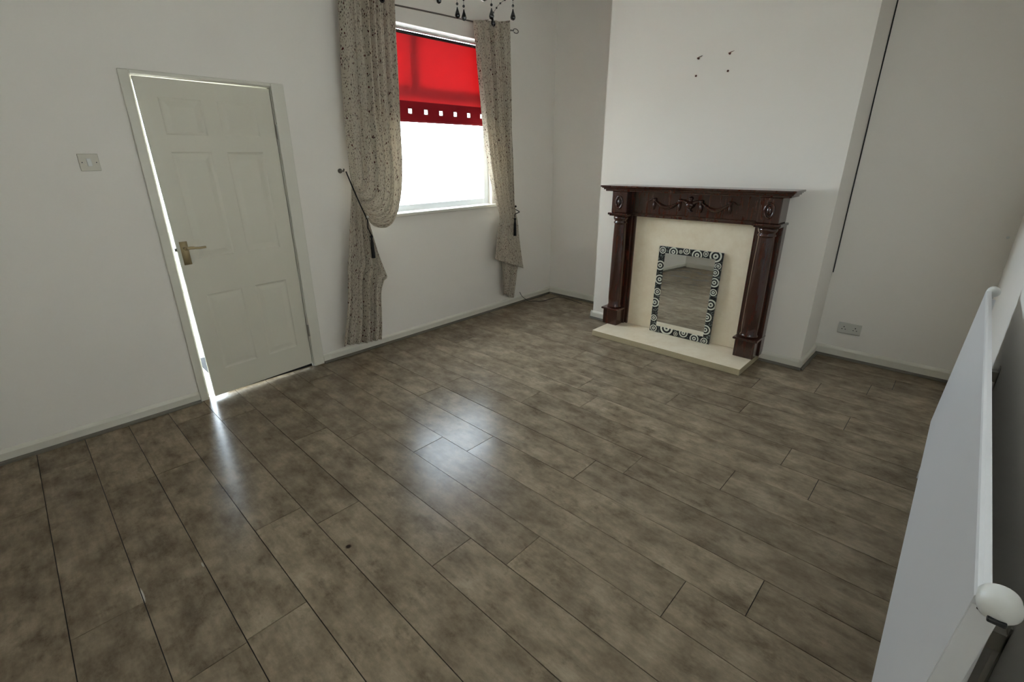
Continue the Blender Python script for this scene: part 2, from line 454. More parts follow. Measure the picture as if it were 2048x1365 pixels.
w1 = window('window_1', 'x', WX0, WX1, WZ0 + 0.012, WZ1 + 0.035, D + 0.050, 'white framed window beside the door, glaring with daylight under a red blind',
            [(2.59, 2.075, WZ1 - 0.055)], 2.03, 0.045)
obj('window_sill', BOX(WX0 - 0.04, WX1 + 0.03, D - 0.045, D + 0.05, WZ0 - 0.016, WZ0 + 0.012), M_TRIM, w1, bevel=0.006)
w2 = window('fill_window', 'x', VY0, VY1, VZ0, VZ1, W - 0.10, 'unseen white framed window added above the radiator to brighten the room', [(0.48, VZ0 + 0.05, VZ1 - 0.05), (1.39, VZ0 + 0.05, VZ1 - 0.05)], None)  # out-of-view window, added to lift the wall brightness
obj('window_sill', BOX(VY0 - 0.03, VY1 + 0.03, W - 0.05, W + 0.03, VZ0 - 0.025, VZ0), M_TRIM, w2, bevel=0.006)

bm = bmesh.new(); n_ = 240; q_ = []
for i in range(n_ + 1):
    x = VY0 - 0.02 + (VY1 - VY0 + 0.04) * i / n_; y = W + 0.030 + 0.010 * math.sin(i * 0.55) + 0.004 * math.sin(i * 1.31)
    q_.append((bm.verts.new((x, y, VZ1 + 0.05)), bm.verts.new((x, y, VZ0 - 0.02 + 0.03))))
for a_, b_ in zip(q_, q_[1:]): bm.faces.new((a_[0], b_[0], b_[1], a_[1]))
k_ = NT('white_net_cloth')
mx1 = k_.n('ShaderNodeMixShader', ins={0: 0.55, 1: k_.n('ShaderNodeBsdfDiffuse', ins={'Color': (0.86, 0.84, 0.80, 1)}).outputs[0], 2: k_.n('ShaderNodeBsdfTranslucent', ins={'Color': (0.89, 0.86, 0.82, 1)}).outputs[0]})
k_.t.links.new(mx1.outputs[0], k_.out.inputs[0])
net = obj('fill_window_net', bm, k_.m, smooth=True); sm = net.modifiers.new('cloth', 'SOLIDIFY'); sm.thickness = 0.0006
tag(net, 'white net sheet added over the unseen fill window to soften its light', 'net curtain')  # net added to weaken and spread the light of the added window

# ---------------------------------------------------------------- door
door = empty('door_1', (DX1, D, 0), 'cream six-panel door standing slightly ajar with daylight behind it', 'door', kind='structure')
bm = bmesh.new()
box(bm, ARX0, DX0, D - 0.018, D, 0, DH + 0.022); box(bm, DX1, ARX1, D - 0.018, D, 0, DH + 0.022); box(bm, DX0, DX1, D - 0.018, D, DH, DH + 0.022)
obj('architrave', bm, M_TRIM, door, bevel=0.006, seg=3)
bm = bmesh.new()
box(bm, DX0 - 0.002, DX0 + 0.004, D, D + TW, 0, DH); box(bm, DX1 - 0.004, DX1 + 0.002, D, D + TW, 0, DH); box(bm, DX0, DX1, D, D + TW, DH - 0.004, DH + 0.002)
box(bm, DX0 + 0.004, DX0 + 0.016, D + 0.045, D + 0.075, 0, DH - 0.004); box(bm, DX1 - 0.016, DX1 - 0.004, D + 0.045, D + 0.075, 0, DH - 0.004)
box(bm, DX0 + 0.016, DX1 - 0.016, D + 0.045, D + 0.075, DH - 0.016, DH - 0.004)
obj('door_lining', bm, M_TRIM, door)
# leaf in local coordinates: u from hinge (0) towards the latch side, y thickness, z
LW, LT, LZ0, LZ1 = 0.715, 0.038, 0.027, 1.944
TH = math.radians(4.6)
HXP = DX1 - 0.010
def leaf_pt(u, t, z):
    lean = -0.020 + 0.030 * (1 - z / 1.95)     # the leaf hangs a little out of true
    x = HXP - u * math.cos(TH) - t * math.sin(TH) * -1
    y = D - u * math.sin(TH) + t * math.cos(TH)
    return Vector((x + lean * min(1, u / 0.2), y, z))
def panel_face(bm, us, zs, cells):
    V = {}
    def vert(i, j, dt=0.0, iu=0.0, iz=0.0):
        return leaf_pt(us[i] + iu, dt, zs[j] + iz)
    grid = [[bm.verts.new(leaf_pt(u, 0, z)) for z in zs] for u in us]
    for i in range(len(us) - 1):
        for j in range(len(zs) - 1):
            q = [grid[i][j], grid[i + 1][j], grid[i + 1][j + 1], grid[i][j + 1]]
            if (i, j) not in cells: bm.faces.new(q); continue
            prev = q; u0, u1, z0, z1 = us[i], us[i + 1], zs[j], zs[j + 1]
            for ins, dep in ((0.008, 0.004), (0.016, 0.005), (0.022, 0.0045), (0.046, 0.001)):
                cur = [bm.verts.new(leaf_pt(a, dep, b)) for a, b in ((u0 + ins, z0 + ins), (u1 - ins, z0 + ins), (u1 - ins, z1 - ins), (u0 + ins, z1 - ins))]
                for e in range(4): bm.faces.new((prev[e], prev[(e + 1) % 4], cur[(e + 1) % 4], cur[e]))
                prev = cur
            bm.faces.new(prev)
bm = bmesh.new()
us = [0, 0.095, 0.315, 0.400, 0.620, LW]; zs = [LZ0, 0.20, 0.715, 0.945, 1.565, 1.655, 1.850, LZ1]
panel_face(bm, us, zs, {(1, 1), (3, 1), (1, 3), (3, 3), (1, 5), (3, 5)})
back = [bm.verts.new(leaf_pt(u, LT, z)) for u, z in ((0, LZ0), (LW, LZ0), (LW, LZ1), (0, LZ1))]
bm.faces.new(back)
bm.verts.ensure_lookup_table()
g = bm.verts
nz = len(zs)
def fan(front, b):
    bm.faces.new(front + b)
fan([g[i * nz] for i in range(len(us))], [back[1], back[0]])
fan([g[i * nz + nz - 1] for i in range(len(us))], [back[2], back[3]])
fan([g[j] for j in range(nz)], [back[3], back[0]])
fan([g[(len(us) - 1) * nz + j] for j in range(nz)], [back[2], back[1]])
leaf = obj('door_leaf', bm, M_DOOR, door)
hz = 1.005
bm = bmesh.new()
def lbox(bm, u0, u1, t0, t1, z0, z1):
    v = box(bm, 0, 1, 0, 1, 0, 1)
    for q, (u, t, z) in zip(v, ((u0, t0, z0), (u1, t0, z0), (u1, t1, z0), (u0, t1, z0), (u0, t0, z1), (u1, t0, z1), (u1, t1, z1), (u0, t1, z1))): q.co = leaf_pt(u, t, z)
lbox(bm, LW - 0.060, LW - 0.018, -0.006, 0.0, hz - 0.085, hz + 0.055)
tube(bm, [leaf_pt(LW - 0.04, -0.004, hz + 0.015), leaf_pt(LW - 0.04, -0.045, hz + 0.015)], 0.009, 10)
tube(bm, cr([leaf_pt(LW - 0.045, -0.045, hz + 0.017), leaf_pt(LW - 0.07, -0.047, hz + 0.018), leaf_pt(LW - 0.11, -0.047, hz + 0.013), leaf_pt(LW - 0.15, -0.044, hz + 0.013)], 4), [0.009] * 6 + [0.007] * 7, 10)
h = obj('lever_handle', bm, M_BRASS, leaf, smooth=True)
bm = bmesh.new(); lbox(bm, LW - 0.001, LW + 0.011, 0.012, 0.026, hz - 0.002, hz + 0.018); obj('latch', bm, M_STEEL, leaf)
for z in (1.69, 0.30):
    bm = bmesh.new()
    tube(bm, [(HXP + 0.006, D - 0.016, z - 0.045), (HXP + 0.006, D - 0.016, z + 0.045)], 0.0065, 10)
    obj('hinge', bm, M_STEEL, leaf)

# hall behind the door
bm = bmesh.new()
y0, y1 = D + TW, D + 1.40
box(bm, -0.35, -0.23, y0, y1, -0.05, 2.5); box(bm, 2.0, 2.12, y0, y1 , -0.05, 2.5)
box(bm, -0.35, 2.12, y0, y1 + T, 2.5, 2.6)
wall_cells(bm, [-0.35, HX0, HX1, 2.12], [-0.05, HZ0, HZ1, 2.5], [(HX0, HX1, HZ0, HZ1)], lambda a, b, c, d: box(bm, a, b, y1, y1 + T, c, d))
tag(obj('wall_hall', bm, M_WALL), 'pale hallway walls beyond the ajar door', 'wall', kind='structure')
tag(obj('floor_hall', BOX(-0.35, 2.12, D + 0.021, y1 + T, -0.06, -0.003), simple('pale_hall_tiles', (205, 203, 196), 0.5, 3, 0.05)), 'pale hallway floor beyond the ajar door', 'floor', kind='structure')
tag(obj('door_gap_block', BOX(0.79, 1.95, D + 0.0225, D + 0.80, -0.0025, 0.015), M_GAPSHADE, bevel=0.002), 'dark slab added behind the ajar door to keep the gap under it black', 'mat')  # added slab: blocks hall light and darkens the gap below the leaf
w3 = window('window_3', 'x', HX0, HX1, HZ0, HZ1, y1 + 0.03, 'bright glazed hall screen behind the ajar door', [], None)
tag(obj('ground_outside', BOX(-12, 16, -12, 16, -0.5, -0.3), M_GROUND), 'pale paved yard outside the window', 'ground', kind='structure')

# ---------------------------------------------------------------- curtain pole, curtains
RY = D - 0.08
pole = empty('curtain_pole', (2.77, RY, 2.58), 'thin dark metal curtain pole with looped ends above the window', 'curtain pole')
bm = bmesh.new(); tube(bm, [(1.86, RY, 2.545), (2.77, RY, 2.575), (3.63, RY, 2.592)], 0.0055, 10); obj('rod', bm, M_ROD, pole, smooth=True)
def loop_finial(x, s, z):
    bm = bmesh.new(); pts = []
    for i in range(26):
        a = math.pi * (1.0 - 1.75 * i / 25.0)
        pts.append((x + s * (0.034 + 0.034 * math.cos(a)), RY, z + 0.004 + 0.017 * math.sin(a) * (1 if s > 0 else 1)))
    tube(bm, [(x - s * 0.01, RY, z)] + pts, 0.0038, 8); obj('finial', bm, M_ROD if s > 0 else M_ROD, pole, smooth=True)
loop_finial(3.625, 1, 2.590); loop_finial(1.865, -1, 2.545)
for x, z in ((1.905, 2.546), (3.60, 2.591)):
    bm = bmesh.new(); tube(bm, [(x, D, z), (x, RY, z)], 0.006, 8); lathe(bm, [(0.02, D - 0.006), (0.02, D)], (x, 0, z), 16, axis='y')
    obj('bracket', bm, M_ROD, pole)

KC = (RY - 0.042) / RY          # the cloth hangs a hand's breadth in front of the pole line the widths were taken on
def curtain(name, rows, nf, amp, label, seed, width):
    # rows: (xl, zl, xr, zr, yoff, amp scale)
    R = cr(rows, 12); R = np.array(R); nu = 220
    root = empty(name, (float(R[:, [0, 2]].mean()), RY, float(R[-1, 1])), label, 'curtain', 'patterned curtains at the window')
    bm = bmesh.new(); uvl = bm.loops.layers.uv.new('UVMap'); grid = []; rn = random.Random(seed)
    ph = [rn.uniform(0, 6.28) for _ in range(6)]
    vlen = 0.0; prev = None; V = []
    for k, (xl, zl, xr, zr, yo, am) in enumerate(R):
        m = ((xl + xr) / 2, (zl + zr) / 2)
        if prev is not None: vlen += math.hypot(m[0] - prev[0], m[1] - prev[1])
        prev = m; V.append(vlen); row = []
        t = k / (len(R) - 1)
        for i in range(nu + 1):
            u = i / nu
            uu = u + 0.018 * math.sin(2 * math.pi * (1.3 * u + 0.8 * t) + ph[0])
            f = 1.3 * abs(math.sin(math.pi * nf * uu + ph[5] + 0.5 * math.sin(2.5 * t))) ** 0.75 - 0.9 + 0.45 * math.sin(2 * math.pi * nf * uu + ph[1] + 1.0 * math.sin(3 * t + ph[2])) + 0.35 * math.sin(2 * math.pi * nf * 1.7 * uu + ph[3] + 2.2 * t) + 0.22 * math.sin(2 * math.pi * nf * 3.1 * uu + ph[4] - 3 * t)
            x = (xl + (xr - xl) * u) * KC; z = 1.5 + (zl + (zr - zl) * u - 1.5) * KC
            y = RY - 0.042 + yo * math.sin(math.pi * min(1, max(0, u))) ** 0.6 - amp * am * f
            y = min(y, RY - 0.008 if t < 0.08 else D - 0.012)
            row.append(bm.verts.new((x, y, z)))
        grid.append(row)
    for k in range(len(grid) - 1):
        for i in range(nu):
            f = bm.faces.new((grid[k][i], grid[k][i + 1], grid[k + 1][i + 1], grid[k + 1][i]))
            for lp, (a, b) in zip(f.loops, ((i, k), (i + 1, k), (i + 1, k + 1), (i, k + 1))):
                lp[uvl].uv = (a / nu * width, -V[b])
    c = obj('drape', bm, M_CURT, root, smooth=True)
    sm = c.modifiers.new('cloth', 'SOLIDIFY'); sm.thickness = 0.0012
    return root, c
def tassel(bm, x, y, z0, z1, r=0.014):
    sphere(bm, (x, y, z0 - 0.012), 0.012, 12)
    lathe(bm, [(0.004, z0), (0.008, z0 - 0.02), (0.0075, z0 - 0.035), (r * 0.85, z0 - 0.06), (r, z1 + 0.02), (r * 1.05, z1)], (x, y, 0), 14)

cl, cl_m = curtain('curtain', [
    (1.935, 2.60, 2.355, 2.62, 0.0, 1.0),
    (1.915, 2.35, 2.345, 2.36, 0.0, 1.0),
    (1.895, 2.05, 2.335, 2.05, -0.01, 1.0),
    (1.880, 1.80, 2.325, 1.75, -0.02, 0.95),
    (1.870, 1.62, 2.318, 1.48, -0.03, 0.85),
    (1.864, 1.50, 2.285, 1.24, -0.045, 0.7),
    (1.860, 1.44, 2.215, 1.07, -0.060, 0.55),
    (1.858, 1.41, 2.130, 1.005, -0.055, 0.4),
    (1.858, 1.39, 2.020, 1.025, -0.030, 0.3),
    (1.858, 1.37, 1.965, 1.080, -0.005, 0.25),
    (1.850, 1.31, 1.985, 1.010, 0.0, 0.35),
    (1.830, 1.18, 2.020, 0.860, 0.0, 0.5),
    (1.795, 1.00, 2.060, 0.720, 0.0, 0.6),
    (1.765, 0.84, 2.095, 0.605, 0.0, 0.7),
    (1.745, 0.74, 2.060, 0.570, 0.005, 0.75),
    (1.730, 0.62, 2.025, 0.480, 0.005, 0.85),
    (1.705, 0.45, 2.010, 0.340, 0.0, 0.95),
    (1.665, 0.27, 1.995, 0.200, 0.0, 1.0),
    (1.628, 0.125, 1.975, 0.085, 0.0, 1.05)], 3.6, 0.042,
    'long sprigged curtain left of the window, tied back by a black cord', 3, 1.15)
cr_, cr_m = curtain('curtain', [
    (3.165, 2.600, 3.580, 2.655, 0.0, 1.0),
    (3.200, 2.30, 3.590, 2.34, 0.0, 1.0),
    (3.235, 2.00, 3.603, 2.05, 0.0, 1.0),
    (3.265, 1.70, 3.615, 1.75, 0.0, 1.0),
    (3.300, 1.45, 3.622, 1.48, -0.01, 0.9),
    (3.335, 1.27, 3.628, 1.28, -0.015, 0.7),
    (3.385, 1.10, 3.634, 1.12, -0.015, 0.5),
    (3.425, 0.99, 3.655, 1.01, -0.010, 0.35),
    (3.405, 0.88, 3.685, 0.90, -0.005, 0.5),
    (3.380, 0.74, 3.715, 0.70, -0.005, 0.6),
    (3.360, 0.62, 3.755, 0.52, -0.010, 0.55),
    (3.352, 0.565, 3.790, 0.400, -0.015, 0.4)], 3.0, 0.036,
    'sprigged curtain right of the window, its hem folded over at the bottom', 9, 1.1)
# the lining layer that hangs below the folded-over hem
bm = bmesh.new(); uvl = bm.loops.layers.uv.new('UVMap'); rows = []
for k in range(21):
    t = k / 20; xl = 3.47 + 0.015 * t; xr = 3.735 - 0.08 * t; zl = 0.66 + (0.165 - 0.66) * t; zr = 0.56 + (0.110 - 0.56) * t
    rows.append([bm.verts.new(((xl + (xr - xl) * i / 60) * 0.994, RY + 0.006 - 0.014 * math.sin(2 * math.pi * 2.1 * i / 60 + 0.6 + t), zl + (zr - zl) * i / 60 + 0.012 * t * math.sin(6 * i / 60))) for i in range(61)])
for k in range(20):
    for i in range(60):
        f = bm.faces.new((rows[k][i], rows[k][i + 1], rows[k + 1][i + 1], rows[k + 1][i]))
        for lp, (a, b) in zip(f.loops, ((i, k), (i + 1, k), (i + 1, k + 1), (i, k + 1))): lp[uvl].uv = (a / 60 * 0.5, b / 20 * 0.5)
o = obj('curtain_tail', bm, M_CURT, cr_, smooth=True); sm = o.modifiers.new('cloth', 'SOLIDIFY'); sm.thickness = 0.0012
# eyelets
for root, xs in ((cl, (2.0, 2.2)), (cr_, (3.29,))):
    for x in xs:
        z = 2.545 + (x - 1.86) * 0.0265
        bm = bmesh.new(); lathe(bm, [(0.012, RY - 0.082), (0.012, RY - 0.086), (0.020, RY - 0.086), (0.022, RY - 0.083), (0.022, RY - 0.080)], (x, 0, z - 0.004), 20, axis='y')
        lathe(bm, [(0.0125, RY - 0.0825), (0.0125, RY - 0.0815)], (x, 0, z - 0.004), 20, axis='y')
        obj('eyelet', bm, M_SILVERD, root, smooth=True)
# tiebacks
tb = empty('curtain_tieback', (1.826, D, 1.43), 'black cord tieback with tassel, slung across the left curtain', 'tieback', 'black tasselled curtain tiebacks')
bm = bmesh.new(); tube(bm, [(1.822, D, 1.438), (1.822, D - 0.055, 1.438), (1.822, D - 0.062, 1.452)], 0.006, 8); lathe(bm, [(0.017, D - 0.006), (0.017, D)], (1.822, 0, 1.438), 14, axis='y'); obj('wall_hook', bm, M_ROD, tb)
cp = []
for i in range(13):
    t = i / 12; yy = (D - 0.055) + (RY - 0.112 - (D - 0.055)) * min(1, t * 3.2) ** 0.7; kf = yy / RY
    cp.append(((1.828 + (1.962 - 1.828) * t) * kf, yy, 1.5 + (1.432 + (1.075 - 1.432) * t - 0.010 * math.sin(math.pi * t) - 1.5) * kf))
cp += [(cp[-1][0] + 0.002, RY - 0.104, 1.03), (1.925, RY - 0.100, 0.97)]
tube(bm := bmesh.new(), cp, 0.0050, 8); obj('cord', bm, M_ROPE, tb, smooth=True)
bm = bmesh.new(); tassel(bm, 1.922, RY - 0.100, 0.975, 0.800); obj('tassel', bm, M_ROPE, tb, smooth=True)
bm = bmesh.new(); sphere(bm, (1.893, RY - 0.122, 1.115), 0.009, 12); obj('bead', bm, M_WHITEPL, tb, smooth=True)
tb = empty('curtain_tieback', (3.66, D, 1.03), 'black tasselled tieback round the right curtain', 'tieback', 'black tasselled curtain tiebacks')
bm = bmesh.new(); tube(bm, [(3.672, D, 1.035), (3.672, D - 0.04, 1.035)], 0.006, 8); obj('wall_hook', bm, M_ROD, tb)
bm = bmesh.new(); tube(bm, cr([(3.672, D - 0.038, 1.035), (3.655, RY - 0.056, 1.010), (3.585, RY - 0.096, 1.005), (3.545, RY - 0.100, 0.995), (3.545, RY - 0.100, 0.965)], 5), 0.0045, 8); obj('cord', bm, M_ROPE, tb, smooth=True)
bm = bmesh.new(); tassel(bm, 3.545, RY - 0.100, 0.962, 0.785); obj('tassel', bm, M_ROPE, tb, smooth=True)
bm = bmesh.new(); sphere(bm, (3.560, RY - 0.095, 1.070), 0.010, 12); obj('knot', bm, M_ROPE, tb, smooth=True)

# ---------------------------------------------------------------- roller blind
BY = D + 0.030
bl = empty('roller_blind', (2.8, BY, 1.80), 'red roller blind pulled half down over the window, with a row of square holes', 'blind')
BX0, BX1 = 2.235, 3.365
obj('head_rail', BOX(BX0, BX1, D - 0.002, D + 0.030, 2.446, 2.462), M_WHITEPL, bl, bevel=0.004)
bm = bmesh.new(); tube(bm, [(BX0 + 0.01, D + 0.036, 2.432), (BX1 - 0.01, D + 0.036, 2.432)], 0.013, 14); obj('roller_tube', bm, M_BLACKPL, bl, smooth=True)
obj('blind_fabric', BOX(BX0 + 0.015, BX1 - 0.015, BY - 0.0004, BY + 0.0004, 1.955, 2.432), M_BLIND, bl)
hx = [2.353 + 0.160 * i for i in range(7)]
xs = [BX0 + 0.015]; hs = 0.017
for x in hx: xs += [x - hs, x + hs]
xs.append(BX1 - 0.015)
bm = bmesh.new()
wall_cells(bm, xs, [1.812, 1.881 - hs, 1.881 + hs, 1.955], [(x - hs, x + hs, 1.881 - hs, 1.881 + hs) for x in hx], lambda a, b, c, d: box(bm, a, b, BY - 0.001, BY + 0.001, c, d))
bmesh.ops.remove_doubles(bm, verts=bm.verts, dist=1e-5)
obj('blind_band', bm, M_BAND, bl)
for x in hx:
    bm = bmesh.new()
    for (a, b, c, d) in ((-hs - .004, hs + .004, hs - .001, hs + .004), (-hs - .004, hs + .004, -hs - .004, -hs + .001), (-hs - .004, -hs + .001, -hs, hs), (hs - .001, hs + .004, -hs, hs)):
        box(bm, x + a, x + b, BY - 0.0025, BY + 0.0025, 1.881 + c, 1.881 + d)
    obj('square_eyelet', bm, M_STEEL, bl)
obj('bottom_bar', BOX(BX0 + 0.015, BX1 - 0.015, BY - 0.004, BY + 0.004, 1.799, 1.813), simple('red_plastic', (170, 20, 30), 0.4), bl, bevel=0.002)

# ---------------------------------------------------------------- fireplace
hearth = tag(obj('hearth', BOX(3.462, CX, 0.942, 2.208, 0.0005, 0.05), M_MARBLE, bevel=0.003, mats=[M_MARBLE, M_MARBLE_EDGE]), 'cream marble hearth slab on the floor below the fireplace', 'hearth')
for p in hearth.data.polygons:
    if abs(p.normal.z) < 0.5: p.material_index = 1
FC = 1.597
fp = empty('fireplace_surround', (CX, FC, 0.05), 'carved dark mahogany fireplace surround standing on the cream hearth', 'fireplace')
XB = CX - 0.0005
obj('back_panel', BOX(3.855, XB, FC - 0.62, FC + 0.62, 0.0505, 1.10), M_MARBLE, fp, bevel=0.001)
ZM = 1.289
bm = bmesh.new()
for (z0, z1, x0, hw) in ((ZM - 0.014, ZM, 3.660, 0.747), (ZM - 0.022, ZM - 0.014, 3.672, 0.737), (ZM - 0.034, ZM - 0.022, 3.684, 0.727), (ZM - 0.048, ZM - 0.034, 3.698, 0.714)):
    box(bm, x0, XB, FC - hw, FC + hw, z0, z1)
obj('mantel_shelf', bm, M_WOOD, fp, bevel=0.0045, seg=3)
ZB = ZM - 0.048
obj('frieze_board', BOX(3.800, XB, FC - 0.52, FC + 0.52, 1.062, ZB), M_WOOD, fp)
bm = bmesh.new(); box(bm, 3.790, 3.855, FC - 0.52, FC + 0.52, 1.036, 1.062); box(bm, 3.783, 3.80, FC - 0.52, FC + 0.52, 1.055, 1.066)
obj('frieze_moulding', bm, M_WOOD, fp, bevel=0.005, seg=3)
CYC = [FC + 0.588, FC - 0.588]
for cyc in CYC:
    s = 1 if cyc > FC else -1
    # backing pilaster
    bm = bmesh.new(); box(bm, 3.815, XB, cyc - 0.085, cyc + 0.085, 0.0505, 1.05)
    yi = cyc - s * 0.085
    box(bm, 3.838, XB, min(yi, yi - s * 0.022), max(yi, yi - s * 0.022), 0.0505, 1.05)
    obj('pilaster', bm, M_WOOD, fp, bevel=0.004)
    # head block and mouldings
    bm = bmesh.new(); box(bm, 3.722, XB, cyc - 0.072, cyc + 0.072, 1.062, ZB)
    obj('head_block', bm, M_WOOD, fp, bevel=0.006, seg=3)
    bm = bmesh.new(); box(bm, 3.700, XB, cyc - 0.094, cyc + 0.094, 1.044, 1.062); box(bm, 3.712, XB, cyc - 0.084, cyc + 0.084, 1.034, 1.044)
    obj('capital_moulding', bm, M_WOOD, fp, bevel=0.005, seg=3)
    # column
    prof = [(0.062, 0.208), (0.066, 0.218), (0.062, 0.228), (0.057, 0.236), (0.0605, 0.30), (0.0605, 0.50), (0.058, 0.80), (0.0545, 0.960), (0.0545, 0.968), (0.061, 0.974), (0.061, 0.982), (0.055, 0.988), (0.055, 0.996), (0.062, 1.004), (0.066, 1.018), (0.062, 1.034)]
    bm = bmesh.new(); lathe(bm, prof, (3.776, cyc, 0), 40); obj('column', bm, M_WOOD, fp, smooth=True)
    bm = bmesh.new(); box(bm, 3.706, XB, cyc - 0.072, cyc + 0.072, 0.0505, 0.190)
    obj('plinth', bm, M_WOOD, fp, bevel=0.004)
    bm = bmesh.new(); box(bm, 3.690, XB, cyc - 0.088, cyc + 0.088, 0.190, 0.208); obj('plinth_moulding', bm, M_WOOD, fp, bevel=0.006, seg=3)
    # carved oval patera
    bm = bmesh.new(); pts = [(3.720, cyc + 0.030 * math.cos(a), 1.150 + 0.050 * math.sin(a)) for a in [2 * math.pi * i / 40 for i in range(41)]]
    tube(bm, pts, 0.0075, 8, cap=False)
    lathe(bm, [(0.017, 3.7225), (0.015, 3.716), (0.008, 3.711), (1e-6, 3.709)], (0, cyc, 1.150), 24, axis='x')
    for v in bm.verts:
        if math.hypot(v.co.y - cyc, v.co.z - 1.15) < 0.0175: v.co.z = 1.15 + (v.co.z - 1.15) * 1.9
    obj('carved_oval', bm, M_WOOD, fp, smooth=True)
# frieze carving: urn, ribbons and swags
bm = bmesh.new(); XF = 3.793
lathe(bm, [(1e-6, 1.100), (0.022, 1.102), (0.020, 1.108), (0.008, 1.116), (0.010, 1.124), (0.030, 1.140), (0.036, 1.158), (0.030, 1.170), (0.012, 1.180), (0.008, 1.190), (0.016, 1.200), (0.013, 1.212), (1e-6, 1.220)], (XF, FC, 0), 24)
obj('carved_urn', bm, M_WOOD, fp, smooth=True)
for s in (-1, 1):
    bm = bmesh.new()
    ya, yb = FC + s * 0.085, FC + s * 0.30
    pts = [(XF - 0.004, ya + (yb - ya) * t, 1.178 - 0.055 * math.sin(math.pi * t)) for t in [i / 16 for i in range(17)]]
    tube(bm, pts, [0.005 + 0.011 * math.sin(math.pi * i / 16) for i in range(17)], 10)
    pts = [(XF - 0.004, FC + s * (0.012 + 0.075 * t), 1.160 + 0.022 * t + 0.010 * math.sin(math.pi * t)) for t in [i / 8 for i in range(9)]]
    tube(bm, pts, [0.015 - 0.007 * i / 8 for i in range(9)], 10)
    pts = [(XF - 0.003, FC + s * (0.30 + 0.07 * t), 1.178 + 0.010 * math.sin(math.pi * 2 * t)) for t in [i / 8 for i in range(9)]]
    tube(bm, pts, [0.006 - 0.004 * i / 8 for i in range(9)], 8)
    for yy in (ya, yb):
        sphere(bm, (XF - 0.004, yy, 1.182), 0.015, 12)
        tube(bm, [(XF - 0.003, yy, 1.178), (XF - 0.003, yy + s * 0.002, 1.13), (XF - 0.003, yy + s * 0.003, 1.10)], [0.009, 0.011, 0.003], 10)
    obj('carved_swag', bm, M_WOOD, fp, smooth=True)

# ---------------------------------------------------------------- mirror leaning in the fireplace
MW, MH, FW = 0.525, 0.752, 0.055
my0 = 1.828          # left edge (greater y)
mir = empty('wall_mirror', (3.80, my0 - MW / 2, 0.0505), 'rectangular mirror with black and silver ringed frame, leaning in the fireplace', 'mirror')
lean = math.atan2(0.026, MH)
def mp(u, v, t):     # u left->right seen from the room, v up, t thickness towards the panel
    return Vector((3.800 + v * math.sin(lean) + t * math.cos(lean), my0 - u, 0.0515 + v * math.cos(lean) - t * math.sin(lean) + 0.0008))
def mbox(bm, u0, u1, v0, v1, t0, t1):
    q = box(bm, 0, 1, 0, 1, 0, 1)
    for w_, a in zip(q, ((u0, v0, t0), (u1, v0, t0), (u1, v1, t0), (u0, v1, t0), (u0, v0, t1), (u1, v0, t1), (u1, v1, t1), (u0, v1, t1))): w_.co = mp(*a)
bm = bmesh.new(); uvl = bm.loops.layers.uv.new('UVMap')
prof = [(0, 0.018), (0, 0.002), (0.003, 0.0), (FW - 0.004, 0.001), (FW, 0.006), (FW, 0.018)]
rings = []
for (ins, t) in prof:
    rings.append([(ins, ins, t), (MW - ins, ins, t), (MW - ins, MH - ins, t), (ins, MH - ins, t)])
for q, w_ in zip(rings, rings[1:]):
    for e in range(4):
        a = [q[e], q[(e + 1) % 4], w_[(e + 1) % 4], w_[e]]
        f = bm.faces.new([bm.verts.new(mp(*p)) for p in a])
        for lp, p in zip(f.loops, a): lp[uvl].uv = (p[0], p[1])
bmesh.ops.remove_doubles(bm, verts=bm.verts, dist=1e-5)
obj('mirror_frame', bm, M_CIRC, mir)
bm = bmesh.new(); mbox(bm, FW - 0.004, MW - FW + 0.004, FW - 0.004, MH - FW + 0.004, 0.0055, 0.009); obj('mirror_glass', bm, M_MIRROR, mir)
bm = bmesh.new(); mbox(bm, 0.002, MW - 0.002, 0.002, MH - 0.002, 0.0125, 0.0175); obj('backing_board', bm, M_BLACKPL, mir)

# ---------------------------------------------------------------- radiator on the right wall
RX0, RX1, RZ0, RZ1 = 0.790, 2.925, 0.268, 0.945
YT, YBm = -0.1235, -0.0935
rad = empty('radiator', ((RX0 + RX1) / 2, W, RZ0), 'long flat white panel radiator on the right-hand wall', 'radiator')
def ry(z): return YBm + (YT - YBm) * (z - RZ0) / (RZ1 - RZ0)
bm = bmesh.new()
prof = []
rr = 0.007
prof = [(0.0, RZ0 + rr), (0.0, RZ1 - rr), (-0.002, RZ1 - 0.002), (-rr, RZ1), (-0.016, RZ1), (-0.016, RZ1 - 0.004), (-0.009, RZ1 - 0.007), (-0.006, RZ1 - 0.012), (-0.006, RZ0 + 0.012), (-0.009, RZ0 + 0.006), (-0.016, RZ0 + 0.004), (-0.016, RZ0), (-rr, RZ0), (-0.002, RZ0 + 0.002)]
A = [bm.verts.new((RX0, ry(z) + a, z)) for a, z in prof]; B = [bm.verts.new((RX1, ry(z) + a, z)) for a, z in prof]
for i in range(len(prof)): j = (i + 1) % len(prof); bm.faces.new((A[i], A[j], B[j], B[i]))
bm.faces.new(A[::-1]); bm.faces.new(B)
obj('front_panel', bm, M_RADIATOR, rad)
for x in (RX0 - 0.0012, RX1 - 0.0028):
    bm = bmesh.new(); v = box(bm, x, x + 0.004, 0, 1, RZ0 + 0.002, RZ1 - 0.018)
    for q in v: q.co.y = ry(q.co.z) - (0.030 if q.co.y < 0.5 else 0.001)
    obj('side_return', bm, M_RADIATOR, rad, bevel=0.001)
bm = bmesh.new()
v = box(bm, RX0 + 0.03, RX1 - 0.03, 0, 1, RZ0 + 0.02, RZ1 - 0.03)
for q in v: q.co.y = ry(q.co.z) - (0.020 if q.co.y < 0.5 else 0.007)
obj('rear_panel', bm, M_RADIATOR, rad)
